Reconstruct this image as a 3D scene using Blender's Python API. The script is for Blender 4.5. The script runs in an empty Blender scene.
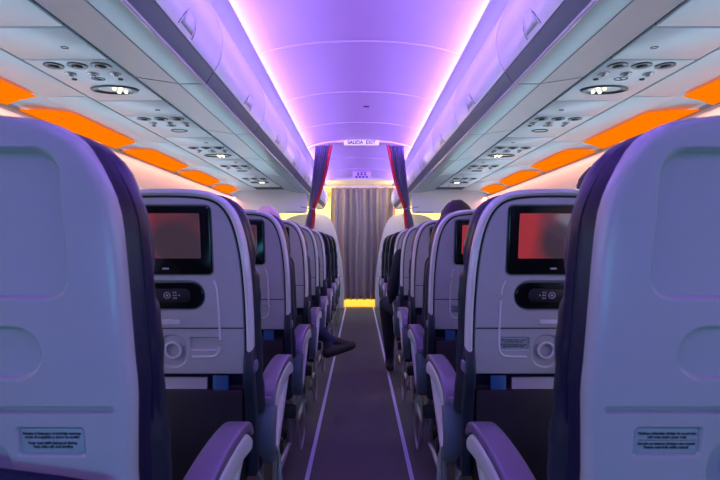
import bpy, bmesh, math, random
from mathutils import Vector, Matrix

SC = bpy.context.scene
COL = SC.collection
PI = math.pi
random.seed(7)

# ------------------------------------------------------------------ camera
F = 524.0                      # focal length in pixels of the 720x480 frame
CZ = 1.08                      # eye height above the cabin floor
cam_d = bpy.data.cameras.new('camera')
cam_d.sensor_width = 36.0
cam_d.lens = 36.0 * F / 720.0
cam_d.clip_start = 0.02
cam_d.shift_y = 6.0 / 720.0
cam_d.shift_x = 0.5 / 720.0
cam_d.dof.use_dof = True
cam_d.dof.focus_distance = 2.6
cam_d.dof.aperture_fstop = 9.0
cam = bpy.data.objects.new('camera', cam_d)
cam.location = (0, 0, CZ)
cam.rotation_euler = (PI / 2, 0, 0)
COL.objects.link(cam)
SC.camera = cam

# ------------------------------------------------------------------ world and exposure
W = bpy.data.worlds.new('world')
SC.world = W
W.use_nodes = True
bg = W.node_tree.nodes['Background']
bg.inputs['Color'].default_value = (0.16, 0.52, 0.85, 1)
bg.inputs['Strength'].default_value = 0.12
SC.view_settings.view_transform = 'Standard'
SC.view_settings.look = 'None'
SC.view_settings.gamma = 1.0
SC.view_settings.exposure = 0.08
SC.view_settings.use_curve_mapping = False


def area(name, loc, rot, sx, sy, power, color, spread=None):
    d = bpy.data.lights.new(name, 'AREA')
    d.shape = 'RECTANGLE'
    d.size = sx
    d.size_y = sy
    d.energy = power
    d.color = color
    if spread:
        d.spread = spread
    o = bpy.data.objects.new(name, d)
    o.location = loc
    o.rotation_euler = rot
    COL.objects.link(o)
    return o


Y0, Y1 = -2.4, 9.1             # the passenger cabin
YM, YL = (Y0 + 8.2) / 2, 8.2 - Y0
for s in (-1, 1):
    # ceiling wash strips in the coves above the bins (aim inwards and up)
    area('cove_light', (s * 0.578, YM, CZ + 0.957), (0, s * math.radians(116), 0), 0.016, YL, 84, (0.375, 0.160, 1.0))
    # cool fill added along each side at window height
    area('window_daylight', (s * 1.72, 4.2, CZ - 0.02), (0, s * math.radians(102), 0), 0.30, 9.6, 34, (0.46, 0.80, 1.0))
    # sidewall wash lamps that throw orange down the wall panels
    area('sidewall_wash', (s * 1.475, 3.0, CZ + 0.572), (0, s * math.radians(-18), 0), 0.02, 6.4, 18, (1.0, 0.33, 0.20))
# unseen fill lights added behind the camera: cool one low, purple one above
area('galley_lamp', (0, -1.1, 0.45), (math.radians(92), 0, 0), 1.8, 0.3, 6.5, (0.15, 0.62, 1.0))
area('mood_lamp', (0, -0.7, 2.02), (math.radians(48), 0, 0), 1.0, 0.5, 5, (0.35, 0.08, 1.0))
for s in (-1, 1):
    area('forward_galley_lamp', (s * 0.95, 9.9, 2.10), (0, 0, 0), 0.7, 0.5, 60, (1.0, 0.76, 0.30))
    area('forward_entry_lamp', (s * 0.75, 8.75, 1.80), (0, math.radians(180), 0), 0.3, 0.3, 12, (1.0, 0.74, 0.25))  # warm fill added in mid-air to brighten the galley ceiling

area('entry_ceiling_lamp', (0, 8.35, 2.12), (math.radians(30), 0, 0), 0.8, 0.12, 7, (0.75, 0.72, 1.0))  # unseen fill added to brighten the closed galley curtain

# ------------------------------------------------------------------ materials


def mat(name, col, rough=0.5, metal=0.0, emis=None, estr=0.0, noise=0.0, nscale=40.0, bump=0.0, coat=0.0, spec=0.5):
    m = bpy.data.materials.new(name)
    m.use_nodes = True
    nt = m.node_tree
    b = nt.nodes['Principled BSDF']
    b.inputs['Base Color'].default_value = (*col, 1)
    b.inputs['Roughness'].default_value = rough
    b.inputs['Metallic'].default_value = metal
    b.inputs['Coat Weight'].default_value = coat
    b.inputs['Specular IOR Level'].default_value = spec
    if emis:
        b.inputs['Emission Color'].default_value = (*emis, 1)
        b.inputs['Emission Strength'].default_value = estr
    if noise or bump:
        tc = nt.nodes.new('ShaderNodeTexCoord')
        n = nt.nodes.new('ShaderNodeTexNoise')
        n.inputs['Scale'].default_value = nscale
        n.inputs['Detail'].default_value = 4
        nt.links.new(tc.outputs['Object'], n.inputs['Vector'])
        if noise:
            r = nt.nodes.new('ShaderNodeValToRGB')
            r.color_ramp.elements[0].color = (*[c * (1 - noise) for c in col], 1)
            r.color_ramp.elements[1].color = (*[min(1, c * (1 + noise)) for c in col], 1)
            r.color_ramp.elements[0].position = 0.3
            r.color_ramp.elements[1].position = 0.7
            nt.links.new(n.outputs['Fac'], r.inputs['Fac'])
            nt.links.new(r.outputs['Color'], b.inputs['Base Color'])
        if bump:
            bp = nt.nodes.new('ShaderNodeBump')
            bp.inputs['Strength'].default_value = bump
            bp.inputs['Distance'].default_value = 0.002
            nt.links.new(n.outputs['Fac'], bp.inputs['Height'])
            nt.links.new(bp.outputs['Normal'], b.inputs['Normal'])
    return m


M = dict(
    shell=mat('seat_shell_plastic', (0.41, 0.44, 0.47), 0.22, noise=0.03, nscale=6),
    rim=mat('seat_rim_plastic', (0.60, 0.63, 0.68), 0.16),
    dark=mat('dark_plastic', (0.012, 0.012, 0.02), 0.5),
    groove=mat('groove_shadow_gap', (0.02, 0.02, 0.035), 0.7),
    leather=mat('navy_leather', (0.008, 0.008, 0.045), 0.36, bump=0.35, nscale=60, spec=0.35),
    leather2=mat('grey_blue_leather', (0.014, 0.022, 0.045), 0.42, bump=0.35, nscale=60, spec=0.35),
    glossblk=mat('gloss_black', (0.006, 0.006, 0.008), 0.12),
    button=mat('controller_marks', (0.45, 0.45, 0.5), 0.4),
    card=mat('placard_face', (0.33, 0.42, 0.46), 0.4),
    ink=mat('black_ink', (0.01, 0.01, 0.02), 0.6),
    arm=mat('armrest_plastic', (0.17, 0.14, 0.25), 0.3),
    armside=mat('armrest_side', (0.60, 0.66, 0.72), 0.35),
    shroud=mat('shroud_grey', (0.12, 0.17, 0.23), 0.38),
    metal=mat('brushed_metal', (0.35, 0.37, 0.42), 0.35, 0.8),
    paper=mat('folded_leaflets', (0.40, 0.42, 0.48), 0.5),
    bluecard=mat('blue_card', (0.02, 0.09, 0.26), 0.4),
    ceiling=mat('ceiling_panel', (0.60, 0.57, 0.64), 0.42, noise=0.02, nscale=3),
    seam=mat('ceiling_seam', (0.30, 0.26, 0.40), 0.6),
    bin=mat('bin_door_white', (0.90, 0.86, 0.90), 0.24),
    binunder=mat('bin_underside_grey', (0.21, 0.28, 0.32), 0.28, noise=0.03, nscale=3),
    band=mat('bin_grip_grey', (0.075, 0.085, 0.12), 0.4),
    bintrim=mat('bin_lip_trim', (0.68, 0.66, 0.74), 0.15),
    psu=mat('service_panel_white', (0.72, 0.77, 0.78), 0.35, noise=0.03, nscale=3),
    side=mat('sidewall_panel', (0.74, 0.72, 0.72), 0.4),
    chrome=mat('chrome', (0.5, 0.5, 0.52), 0.38, 0.9),
    gunmetal=mat('dark_nozzle', (0.06, 0.065, 0.07), 0.30, 0.6),
    carpet=mat('carpet', (0.125, 0.125, 0.115), 0.9, noise=0.35, nscale=220, bump=0.6, spec=0.15),
    strip=mat('floor_path_strip', (0.60, 0.62, 0.85), 0.35),
    led=mat('reading_led', (1, 0.9, 0.7), 0.4, emis=(1.0, 0.76, 0.42), estr=4),
    orange=mat('orange_diffuser', (0.10, 0.01, 0.0), 0.6, emis=(1.0, 0.17, 0.0), estr=1.1, spec=0.0),
    window=mat('window_daylight', (0.7, 0.8, 0.9), 0.4, emis=(0.6, 0.8, 1.0), estr=0.8),
    red=mat('red_trim', (0.55, 0.005, 0.03), 0.6),
    drape=mat('divider_curtain', (0.30, 0.27, 0.42), 0.75, bump=0.3, nscale=90),
    drape2=mat('galley_curtain', (0.30, 0.25, 0.30), 0.40, bump=0.3, nscale=90),
    sign=mat('sign_face', (0.8, 0.78, 0.82), 0.4, emis=(1.0, 0.97, 1.0), estr=0.35),
    partition=mat('partition_panel', (0.80, 0.77, 0.82), 0.5),
    partition_grey=mat('galley_partition_laminate', (0.50, 0.47, 0.52), 0.5),
    galley=mat('galley_wall', (0.85, 0.74, 0.45), 0.5),
    galleyfloor=mat('galley_floor', (0.60, 0.30, 0.05), 0.35),
    skin=mat('skin', (0.55, 0.33, 0.26), 0.5),
    skin2=mat('skin_fair', (0.80, 0.58, 0.55), 0.45),
    hair=mat('dark_hair', (0.018, 0.012, 0.012), 0.55, bump=0.8, nscale=120),
    jacket=mat('dark_navy_cloth', (0.012, 0.014, 0.032), 0.85, bump=0.4, nscale=150),
    jeans=mat('dark_jeans', (0.02, 0.03, 0.09), 0.85, bump=0.4, nscale=150),
    shirt=mat('dark_shirt', (0.03, 0.03, 0.06), 0.8),
    shoe=mat('dark_shoe_leather', (0.012, 0.011, 0.014), 0.45),
)

# dark seat-back display: the cabin's red reflection painted on as patchy glow
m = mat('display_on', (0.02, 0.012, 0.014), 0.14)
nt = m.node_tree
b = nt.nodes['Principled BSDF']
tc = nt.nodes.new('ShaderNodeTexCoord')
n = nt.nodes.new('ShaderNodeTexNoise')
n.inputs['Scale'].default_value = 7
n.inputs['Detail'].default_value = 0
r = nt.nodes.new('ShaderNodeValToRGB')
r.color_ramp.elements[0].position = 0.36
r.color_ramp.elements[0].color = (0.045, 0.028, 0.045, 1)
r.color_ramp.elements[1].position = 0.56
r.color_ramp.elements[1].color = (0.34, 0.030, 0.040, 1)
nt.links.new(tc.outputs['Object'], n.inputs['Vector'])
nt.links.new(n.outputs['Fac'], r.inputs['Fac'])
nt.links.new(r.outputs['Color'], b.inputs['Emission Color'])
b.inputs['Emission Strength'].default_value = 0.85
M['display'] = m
M['display_off'] = mat('display_off', (0.02, 0.02, 0.026), 0.12)

# ------------------------------------------------------------------ helpers


def tag(o, label=None, cat=None, group=None, kind=None):
    if label:
        o['label'] = label
    if cat:
        o['category'] = cat
    if group:
        o['group'] = group
    if kind:
        o['kind'] = kind
    return o


def obj(name, bm, m, parent=None, smooth=True, angle=35, wn=False):
    me = bpy.data.meshes.new(name)
    bmesh.ops.remove_doubles(bm, verts=bm.verts, dist=1e-6)
    bmesh.ops.recalc_face_normals(bm, faces=bm.faces)
    bm.to_mesh(me)
    bm.free()
    ms = m if isinstance(m, (list, tuple)) else [m]
    for q in ms:
        me.materials.append(q)
    if smooth:
        for p in me.polygons:
            p.use_smooth = True
        me.set_sharp_from_angle(angle=math.radians(angle))
    o = bpy.data.objects.new(name, me)
    COL.objects.link(o)
    if parent:
        o.parent = parent
    if wn:
        w = o.modifiers.new('wn', 'WEIGHTED_NORMAL')
        w.keep_sharp = True
    return o


def empty(name, loc, label=None, cat=None, group=None):
    o = bpy.data.objects.new(name, None)
    o.empty_display_size = 0.1
    o.location = loc
    COL.objects.link(o)
    return tag(o, label, cat, group)


def copy_tree(o, parent=None):
    c = o.copy()
    COL.objects.link(c)
    c.parent = parent
    for ch in list(o.children):
        copy_tree(ch, c)
    return c


def loft(bm, rings, close=True, cap0=False, cap1=False):
    vr = [[bm.verts.new(p) for p in ring] for ring in rings]
    n = len(vr[0])
    for a, b2 in zip(vr, vr[1:]):
        for i in range(n if close else n - 1):
            j = (i + 1) % n
            try:
                bm.faces.new((a[i], a[j], b2[j], b2[i]))
            except ValueError:
                pass
    if cap0:
        bm.faces.new(vr[0])
    if cap1:
        bm.faces.new(list(reversed(vr[-1])))
    return vr


def box(bm, x0, x1, y0, y1, z0, z1, bev=0.0, seg=2):
    t = bmesh.new()
    bmesh.ops.create_cube(t, size=1)
    for v in t.verts:
        v.co = Vector(((x0 + x1) / 2 + v.co.x * (x1 - x0), (y0 + y1) / 2 + v.co.y * (y1 - y0), (z0 + z1) / 2 + v.co.z * (z1 - z0)))
    if bev:
        bmesh.ops.bevel(t, geom=t.edges[:], offset=bev, segments=seg, affect='EDGES', profile=0.5)
    merge(bm, t)
    return bm


def merge(bm, t):
    me = bpy.data.meshes.new('tmp')
    t.to_mesh(me)
    t.free()
    bm.from_mesh(me)
    bpy.data.meshes.remove(me)


def rrect(cx, cz, w, h, r, n=6):
    """rounded rectangle outline, counter clockwise, in two coordinates"""
    r = min(r, w / 2 - 1e-5, h / 2 - 1e-5)
    P = []
    for (sx, sz, a0) in ((1, 1, 0), (-1, 1, 90), (-1, -1, 180), (1, -1, 270)):
        for k in range(n + 1):
            a = math.radians(a0 + 90 * k / n)
            P.append((cx + sx * (w / 2 - r) + r * math.cos(a), cz + sz * (h / 2 - r) + r * math.sin(a)))
    return P


def slab(bm, outline, y0, y1, bev=0.003):
    """prism of an XZ outline between y0 (facing the camera) and y1 with a rounded front edge"""
    cx = sum(p[0] for p in outline) / len(outline)
    cz = sum(p[1] for p in outline) / len(outline)

    def ins(d):
        R = []
        for x, z in outline:
            l = math.hypot(x - cx, z - cz) or 1
            R.append((x - (x - cx) / l * d, z - (z - cz) / l * d))
        return R
    a = ins(bev)
    bb = ins(bev * 0.3)
    rings = [[(x, y0, z) for x, z in a], [(x, y0 + bev * 0.3, z) for x, z in bb], [(x, y0 + bev, z) for x, z in outline], [(x, y1, z) for x, z in outline]]
    loft(bm, rings, True, True, True)
    return bm


def tube(bm, pts, r, n=10, caps=True):
    P = [Vector(p) for p in pts]
    rr = r if isinstance(r, (list, tuple)) else [r] * len(P)
    rings = []
    up = Vector((0, 0, 1))
    for i, p in enumerate(P):
        d = (P[min(i + 1, len(P) - 1)] - P[max(i - 1, 0)]).normalized()
        u = d.cross(up)
        if u.length < 0.05:
            u = d.cross(Vector((1, 0, 0)))
        u.normalize()
        v = d.cross(u)
        rings.append([p + u * rr[i] * math.cos(2 * PI * k / n) + v * rr[i] * math.sin(2 * PI * k / n) for k in range(n)])
    loft(bm, rings, True, caps, caps)
    return bm


def sweep_yz(bm, path, x0, x1, th, widths=None, bev=0.28):
    """thick band following a path in the YZ plane; th thickness, x0..x1 width. Rounded-rectangle section"""
    P = [Vector((0, a, b2)) for a, b2 in path]
    rings = []
    for i, p in enumerate(P):
        d = (P[min(i + 1, len(P) - 1)] - P[max(i - 1, 0)]).normalized()
        nrm = Vector((0, -d.z, d.y))
        t = th[i] if isinstance(th, (list, tuple)) else th
        w = widths[i] if widths else 1.0
        xc, hw = (x0 + x1) / 2, (x1 - x0) / 2 * w
        ring = []
        for (a, c) in rrect(0, 0, 2 * hw, t, min(hw, t / 2) * 2 * bev, 3):
            ring.append(Vector((xc + a, p.y, p.z)) + nrm * c)
        rings.append(ring)
    loft(bm, rings, True, True, True)
    return bm


def disc(bm, c, r, h, axis='z', n=20, bev=0.0, rx=None):
    """short cylinder centred at c; axis z: hangs down from c by h; axis y: comes towards -y by h"""
    rx = rx or r
    rings = []
    prof = [(1.0, 0), (1.0, h - bev), (1 - 0.4 * bev / r if r else 1, h - 0.3 * bev), (1 - bev / r, h)]
    for f, d in prof:
        ring = []
        for k in range(n):
            a = 2 * PI * k / n
            if axis == 'z':
                ring.append((c[0] + rx * f * math.cos(a), c[1] + r * f * math.sin(a), c[2] - d))
            else:
                ring.append((c[0] + rx * f * math.cos(a), c[1] - d, c[2] + r * f * math.sin(a)))
        rings.append(ring)
    loft(bm, rings, True, True, True)
    return bm


def ringdisc(bm, c, r0, r1, h, axis='z', n=24, rx=1.0):
    """annulus with a rounded rim"""
    rings = []
    for f, d in ((r0, 0), (r0, h), (r0 + (r1 - r0) * .25, h * 1.2), (r0 + (r1 - r0) * .75, h * 1.2), (r1, h), (r1, 0)):
        ring = []
        for k in range(n):
            a = 2 * PI * k / n
            if axis == 'z':
                ring.append((c[0] + rx * f * math.cos(a), c[1] + f * math.sin(a), c[2] - d))
            else:
                ring.append((c[0] + rx * f * math.cos(a), c[1] - d, c[2] + f * math.sin(a)))
        rings.append(ring)
    loft(bm, rings + [rings[0]], True)
    return bm


def text_bm(body, size, align='CENTER'):
    cu = bpy.data.curves.new('txt', 'FONT')
    cu.body = body
    cu.size = size
    cu.align_x = align
    cu.align_y = 'CENTER'
    cu.extrude = 0.0004
    cu.offset = size * 0.03
    o = bpy.data.objects.new('txt', cu)
    COL.objects.link(o)
    bpy.context.view_layer.update()
    dg = bpy.context.evaluated_depsgraph_get()
    me = bpy.data.meshes.new_from_object(o.evaluated_get(dg))
    bm = bmesh.new()
    bm.from_mesh(me)
    bpy.data.objects.remove(o)
    bpy.data.curves.remove(cu)
    bpy.data.meshes.remove(me)
    for v in bm.verts:          # from XY to XZ facing -y
        v.co = Vector((v.co.x, -v.co.z, v.co.y))
    return bm


# ------------------------------------------------------------------ structure
def struct(name, bm, m, **k):
    o = obj(name, bm, m, **k)
    o['kind'] = 'structure'
    return o


bm = bmesh.new()
box(bm, -1.9, 1.9, Y0, 9.32, -0.04, 0.0)
struct('floor', bm, M['carpet'])
for s, nm in ((-1, 'trim_1'), (1, 'trim_2')):
    bm = bmesh.new()
    box(bm, s * 0.243 - 0.010, s * 0.243 + 0.010, Y0, 9.2, 0.0, 0.003)
    struct(nm, bm, M['strip'])

# sidewalls with the orange recess
prof_wall = [(1.30, -0.02, .655), (1.375, 0, .652), (1.385, 0, .652), (1.45, 0, .636), (1.515, 0, .600), (1.505, 0, .585), (1.56, 0, .53), (1.66, 0, .36), (1.74, 0, .12), (1.76, 0, -.12), (1.74, 0, -.45), (1.66, 0, -.85), (1.62, 0, -1.08)]
for s, nm in ((-1, 'wall_left'), (1, 'wall_right')):
    bm = bmesh.new()
    inner = [(s * x, CZ + z) for x, _, z in prof_wall]
    outer = [(s * (x + 0.05), CZ + z + (0.04 if i < 5 else 0)) for i, (x, _, z) in enumerate(prof_wall)]
    ring = inner + list(reversed(outer))
    loft(bm, [[(x, y, z) for x, z in ring] for y in (Y0, 9.2)], True, True, True)
    struct(nm, bm, M['side'], angle=25)

# ceiling: arched panels, each nine tenths of a metre long with a rolled seam
def ceil_z(x):
    t = abs(x) / 0.60
    return CZ + 1.075 - 0.065 * t ** 2 - 0.045 * t ** 5


SEAM0, PITCH = 2.75, 0.90
bm = bmesh.new()
bs = bmesh.new()
k = -6
yy = SEAM0 + PITCH * k
xs = [-0.60 + 1.2 * i / 32 for i in range(33)]
edges = []
while yy < 8.15:
    edges.append(yy)
    yy += PITCH
edges.append(8.15)
for ya, yb in zip(edges, edges[1:]):
    rings = []
    for (y, dz) in ((ya + .006, .012), (ya + .009, 0.0), (yb - .009, 0.0), (yb - .006, .012)):
        rings.append([(x, y, ceil_z(x) + dz) for x in xs])
    rings2 = [[(x, y, ceil_z(x) + 0.03) for x in xs] for y in (ya + .003, yb - .003)]
    loft(bm, [rings2[0]] + rings + [rings2[1]], False)
    rings = []
    for a in range(7):
        an = PI * a / 6
        rings.append([(x, ya + 0.014 * math.cos(an), ceil_z(x) + 0.003 - 0.011 * math.sin(an)) for x in xs])
    loft(bs, rings, False)
struct('ceiling', bm, M['ceiling'], angle=30)
struct('trim_3', bs, M['ceiling'], angle=60)
# lid above everything so no sky leaks in
bm = bmesh.new()
box(bm, -1.9, 1.9, Y0, 10.9, CZ + 1.12, CZ + 1.15)
struct('trim_4', bm, M['dark'])
# small round-cornered sensor on the ceiling
bm = bmesh.new()
box(bm, -0.0 + .03, 0.075, 4.02, 4.05, ceil_z(0) - 0.004, ceil_z(0) + .01, .003)
tag(obj('ceiling_vent', bm, M['dark']), 'small dark slot in the middle of the arched purple ceiling', 'vent')

# cove ledge between ceiling and bins
for s, nm in ((-1, 'trim_5'), (1, 'trim_6')):
    bm = bmesh.new()
    P = [(.640, .925), (.585, .925), (.545, .929), (.512, .934), (.500, .938), (.500, .944), (.512, .943), (.545, .938), (.585, .934), (.640, .934)]
    loft(bm, [[(s * x, y, CZ + z) for x, z in P] for y in (Y0, 8.15)], True, True, True)
    struct(nm, bm, M['bin'])

# outer panels between the service strip and the orange recess, one per metre
JO = [0.28, 1.28, 2.28, 3.28, 4.28, 5.28, 6.12]
n_tr = 7
for s in (-1, 1):
    for ya, yb in zip([-0.72] + JO, JO):
        bm = bmesh.new()
        box(bm, min(s * 1.188, s * 1.378), max(s * 1.188, s * 1.378), ya + .005, yb - .005, CZ + .650, CZ + .660, .002)
        struct('trim_%d' % n_tr, bm, M['psu'])
        n_tr += 1
    # dark backing behind the seams
    bm = bmesh.new()
    box(bm, min(s * .87, s * 1.40), max(s * .87, s * 1.37), Y0, 6.14, CZ + .6625, CZ + .67)
    struct('trim_%d' % n_tr, bm, M['dark'])
    n_tr += 1

# ------------------------------------------------------------------ orange sidewall lamps
lit = [(-0.72, .24), (0.30, 1.24), (1.30, 2.24), (2.30, 3.24), (3.30, 4.24), (4.30, 5.22), (5.30, 5.98)]
names_o = ['right behind the camera row', 'nearest the camera', 'above the nearest seat', 'second past the nearest seat', 'third from the camera', 'fourth from the camera', 'farthest before the hanging panel']
for s in (-1, 1):
    sd = 'left' if s < 0 else 'right'
    for (ya, yb), nn in zip(lit, names_o):
        if yb < 0.5:
            continue
        bm = bmesh.new()
        rings = []
        N = 14
        for i in range(N + 1):
            t = i / N
            # the lit field starts full height behind the joint and is cut off slantwise at its far end
            ring = []
            for (f, (x, z)) in ((0, (1.386, .644)), (.5, (1.442, .626)), (1, (1.492, .600))):
                yt, ye = ya + .24 * (1 - f), yb - .03 * f
                y = yt + (ye - yt) * t
                z2 = z - 0.004 * math.sin(PI * t)
                ring.append((s * x, y, CZ + z2))
            rings.append(ring)
        loft(bm, rings, False)
        o = obj('sidewall_lamp', bm, M['orange'])
        sm = o.modifiers.new('th', 'SOLIDIFY')
        sm.thickness = 0.006
        tag(o, 'glowing orange wash lamp along the %s wall, %s' % (sd, nn), 'light', 'orange lamps along the %s wall' % sd)

# ------------------------------------------------------------------ windows (unseen panes low on the sidewalls, their glow added as cool fill)
wn = 1
for s in (-1, 1):
    for k in range(9):
        y = 0.55 + 0.79 * k
        bm = bmesh.new()
        c = [(y + a, CZ + b2) for a, b2 in rrect(0, 0, .24, .34, .09)]
        loft(bm, [[(s * 1.738, a, b2) for a, b2 in c], [(s * 1.752, a, b2) for a, b2 in c]], True, True, True)
        struct('window_%d' % wn, bm, M['window'])
        wn += 1

# ------------------------------------------------------------------ overhead bins
BP = 0.915
BS = [2.03 + BP * k for k in range(-4, 8)]
BS[-1] = 8.75
bdoor = [(.562, .676), (.545, .705), (.533, .745), (.529, .79), (.532, .83), (.541, .87), (.556, .905), (.575, .926), (.600, .930)]


def make_bin(s, ya, yb, last=False):
    root = empty('overhead_bin', (s * .7, (ya + yb) / 2, CZ + .62))
    ox, oy, oz = root.location
    ya -= oy
    yb -= oy

    def P(x, z):
        return (s * x - ox, CZ + z - oz)
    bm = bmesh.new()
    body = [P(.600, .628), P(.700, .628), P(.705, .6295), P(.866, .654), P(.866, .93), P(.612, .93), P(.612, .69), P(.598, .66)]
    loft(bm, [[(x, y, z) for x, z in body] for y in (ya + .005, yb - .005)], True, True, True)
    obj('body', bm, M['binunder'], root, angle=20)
    bm = bmesh.new()
    band = [P(.566, .675), P(.612, .690), P(.612, .63), P(.599, .622), P(.594, .628)]
    loft(bm, [[(x, y, z) for x, z in band] for y in (ya + .003, yb - .003)], True, True, True)
    obj('grip_band', bm, M['band'], root, angle=20)
    bm = bmesh.new()
    x, z = P(.597, .622)
    tube(bm, [(x, ya + .003, z), (x, yb - .003, z)], .0065, 8)
    tag(obj('lip_trim', bm, M['bintrim'], root), 'bright rounded lip')  # pale strip standing in for the glossy highlight along the bin edge
    bm = bmesh.new()
    x, z = P(.700, .6278)
    box(bm, x - .0012, x + .0012, ya + .003, yb - .003, z - .0008, z + .001)
    obj('panel_line', bm, M['band'], root)
    bm = bmesh.new()
    inn = [P(x2 + (.014 if z2 < .92 else 0), z2 - (.004 if z2 >= .92 else -.002)) for x2, z2 in bdoor]
    ring = [P(*q) for q in bdoor] + list(reversed(inn))
    rings = []
    for y, d in ((ya + .004, .004), (ya + .006, .001), (ya + .012, 0), (yb - .012, 0), (yb - .006, .001), (yb - .004, .004)):
        rings.append([(x2 + s * d, y, z2) for x2, z2 in ring])
    loft(bm, rings, True, True, True)
    door = obj('door', bm, M['bin'], root, angle=40)
    # rounded latch cut into the door: thin dark arc plus a paddle
    bm = bmesh.new()
    yc = 0.10

    def on(zz):
        for (xa, za), (xb, zb) in zip(bdoor, bdoor[1:]):
            if za <= zz <= zb:
                return xa + (xb - xa) * (zz - za) / (zb - za)
        return bdoor[0][0]
    pts = []
    for k in range(15):
        a = PI * k / 14
        zz = .684 + .062 * math.sin(a)
        pts.append((s * (on(zz) - .0005) - ox, yc + .065 * math.cos(a), CZ + zz - oz))
    tube(bm, pts, .0012, 6)
    obj('latch_outline', bm, M['groove'], door)
    bm = bmesh.new()
    rings = []
    for zf in (0.10, .35, .6, .8):
        zz = .684 + .075 * zf
        hw = .052 * math.sqrt(1 - zf * zf * .85)
        rings.append([(s * (on(zz) - .003) - ox, yc + hw * q, CZ + zz - oz) for q in (-1, -.5, 0, .5, 1)])
    loft(bm, rings, False)
    o = obj('latch', bm, M['bin'], door)
    sm = o.modifiers.new('th', 'SOLIDIFY')
    sm.thickness = .004
    if last:
        # rounded end cap facing the galley with a round stud
        bm = bmesh.new()
        cap = [P(x2, z2) for x2, z2 in bdoor] + [P(.80, .925), P(.84, .80), P(.82, .68), P(.70, .61), P(.60, .615)]
        loft(bm, [[(x2, yb - .004, z2) for x2, z2 in cap], [(x2, yb + .02, z2) for x2, z2 in cap]], True, True, True)
        obj('end_cap', bm, M['bin'], root)
    return root


order = ['reaching out of the top of the frame', 'nearest one with its whole front edge in the frame', 'second from the camera', 'third from the camera', 'fourth from the camera', 'fifth from the camera', 'sixth from the camera', 'third from the far end', 'next to last before the galley', 'last before the galley']
for s in (-1, 1):
    sd = 'left' if s < 0 else 'right'
    segs = list(zip(BS, BS[1:]))
    for i, (ya, yb) in enumerate(segs):
        r_ = make_bin(s, ya, yb, i == len(segs) - 1)
        if i < 2:
            tag(r_, 'lilac overhead luggage bin on the %s, beside the photographer, %s' % (sd, 'rear one' if i == 0 else 'front one'), 'luggage bin', 'overhead bins on the %s' % sd)
        else:
            tag(r_, 'lilac overhead luggage bin on the %s, %s' % (sd, ['cut by the top edge of the frame', 'nearest with its seam in view', 'second along from the top edge seam', 'third along, above the second seat row', 'fourth along, above the third seat row', 'fifth along, beside the exit sign header', 'sixth along, just past the hanging curtain', 'seventh along, beyond the curtain', 'rounded last one at the galley end'][min(i - 2, 8)]), 'luggage bin', 'overhead bins on the %s' % sd)


# ------------------------------------------------------------------ passenger service units
def make_psu(s, lit_on, first=False):
    root = empty('passenger_service_unit', (s * 1.015, 0, CZ + .65))
    Z = 0.0
    bm = bmesh.new()
    box(bm, -.150 + .013 * s, .150 + .013 * s, -.252, .252, Z, Z + .012, .002)
    obj('panel', bm, M['psu'], root)
    bm = bmesh.new()
    for x in (-.085, 0, .085):
        ringdisc(bm, (x, -.205, Z), .020, .034, .004)
    for x in (-.085, 0, .085):
        disc(bm, (x, -.205, Z), .016, .010, bev=.004)
    obj('air_nozzle_seats', bm, M['gunmetal'], root)['label'] = 'row of dark round air nozzles'
    for x in (-.085, 0, .085):
        bm = bmesh.new()
        disc(bm, (x - .01 * s, -.115, Z), .021, .006, bev=.003)
        disc(bm, (x - .01 * s, -.115, Z - .004), .013, .008, bev=.006)
        obj('swivel_lamp', bm, M['chrome'], root)
    for x in (-.095, .085):
        bm = bmesh.new()
        disc(bm, (x, -.050, Z), .010, .004, bev=.002)
        obj('call_button', bm, M['dark'], root)
    bm = bmesh.new()
    ringdisc(bm, (0, -.055, Z), .017, .021, .0016, rx=1.25)
    tube(bm, [(-.010, -.066, Z - .001), (0, -.055, Z - .002), (.010, -.044, Z - .001)], .002, 6)
    obj('symbol', bm, M['dark'], root)
    # oval lamp recess with reflector
    bm = bmesh.new()
    n = 28
    rings = []
    for f, d in ((1.0, .0), (1.0, .004), (.93, .006), (.86, .003), (.5, -.003)):
        rings.append([(f * .098 * math.cos(2 * PI * k / n), .085 + f * .058 * math.sin(2 * PI * k / n), Z - d) for k in range(n)])
    loft(bm, rings, True, False, True)
    if lit_on:
        rec = obj('lamp_recess', bm, M['gunmetal'], root)
        bl = bmesh.new()
        for dx in (-.014, .014):
            for dy in (.062, .108):
                disc(bl, (dx - s * .022, dy, Z - .003), .0065, .007, bev=.003, n=14)
        obj('reading_light', bl, M['led'], rec)['label'] = 'four warm white light points'
    else:
        t = bmesh.new()
        n = 24
        bm.free()
        bm = bmesh.new()
        ringdisc(bm, (0, .07, Z), .030, .036, .003, rx=1.3)
        obj('lamp_recess', bm, M['gunmetal'], root)
    return root


def make_filler(s, louvre=False):
    root = empty('ceiling_filler_panel', (s * 1.015, 0, CZ + .65))
    bm = bmesh.new()
    box(bm, -.150 + .013 * s, .150 + .013 * s, -.131, .131, 0, .012, .002)
    obj('panel', bm, M['psu'], root)
    bm = bmesh.new()
    ringdisc(bm, (-s * .05, .02, 0), .009, .012, .0015)
    obj('latch_hole', bm, M['gunmetal'], root)
    if louvre:
        for k in range(3):
            bm = bmesh.new()
            box(bm, -.146, .146, -.10 + .06 * k, -.09 + .06 * k, -.003, .002, .001)
            obj('louvre', bm, M['band'], root)
    return root


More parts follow.
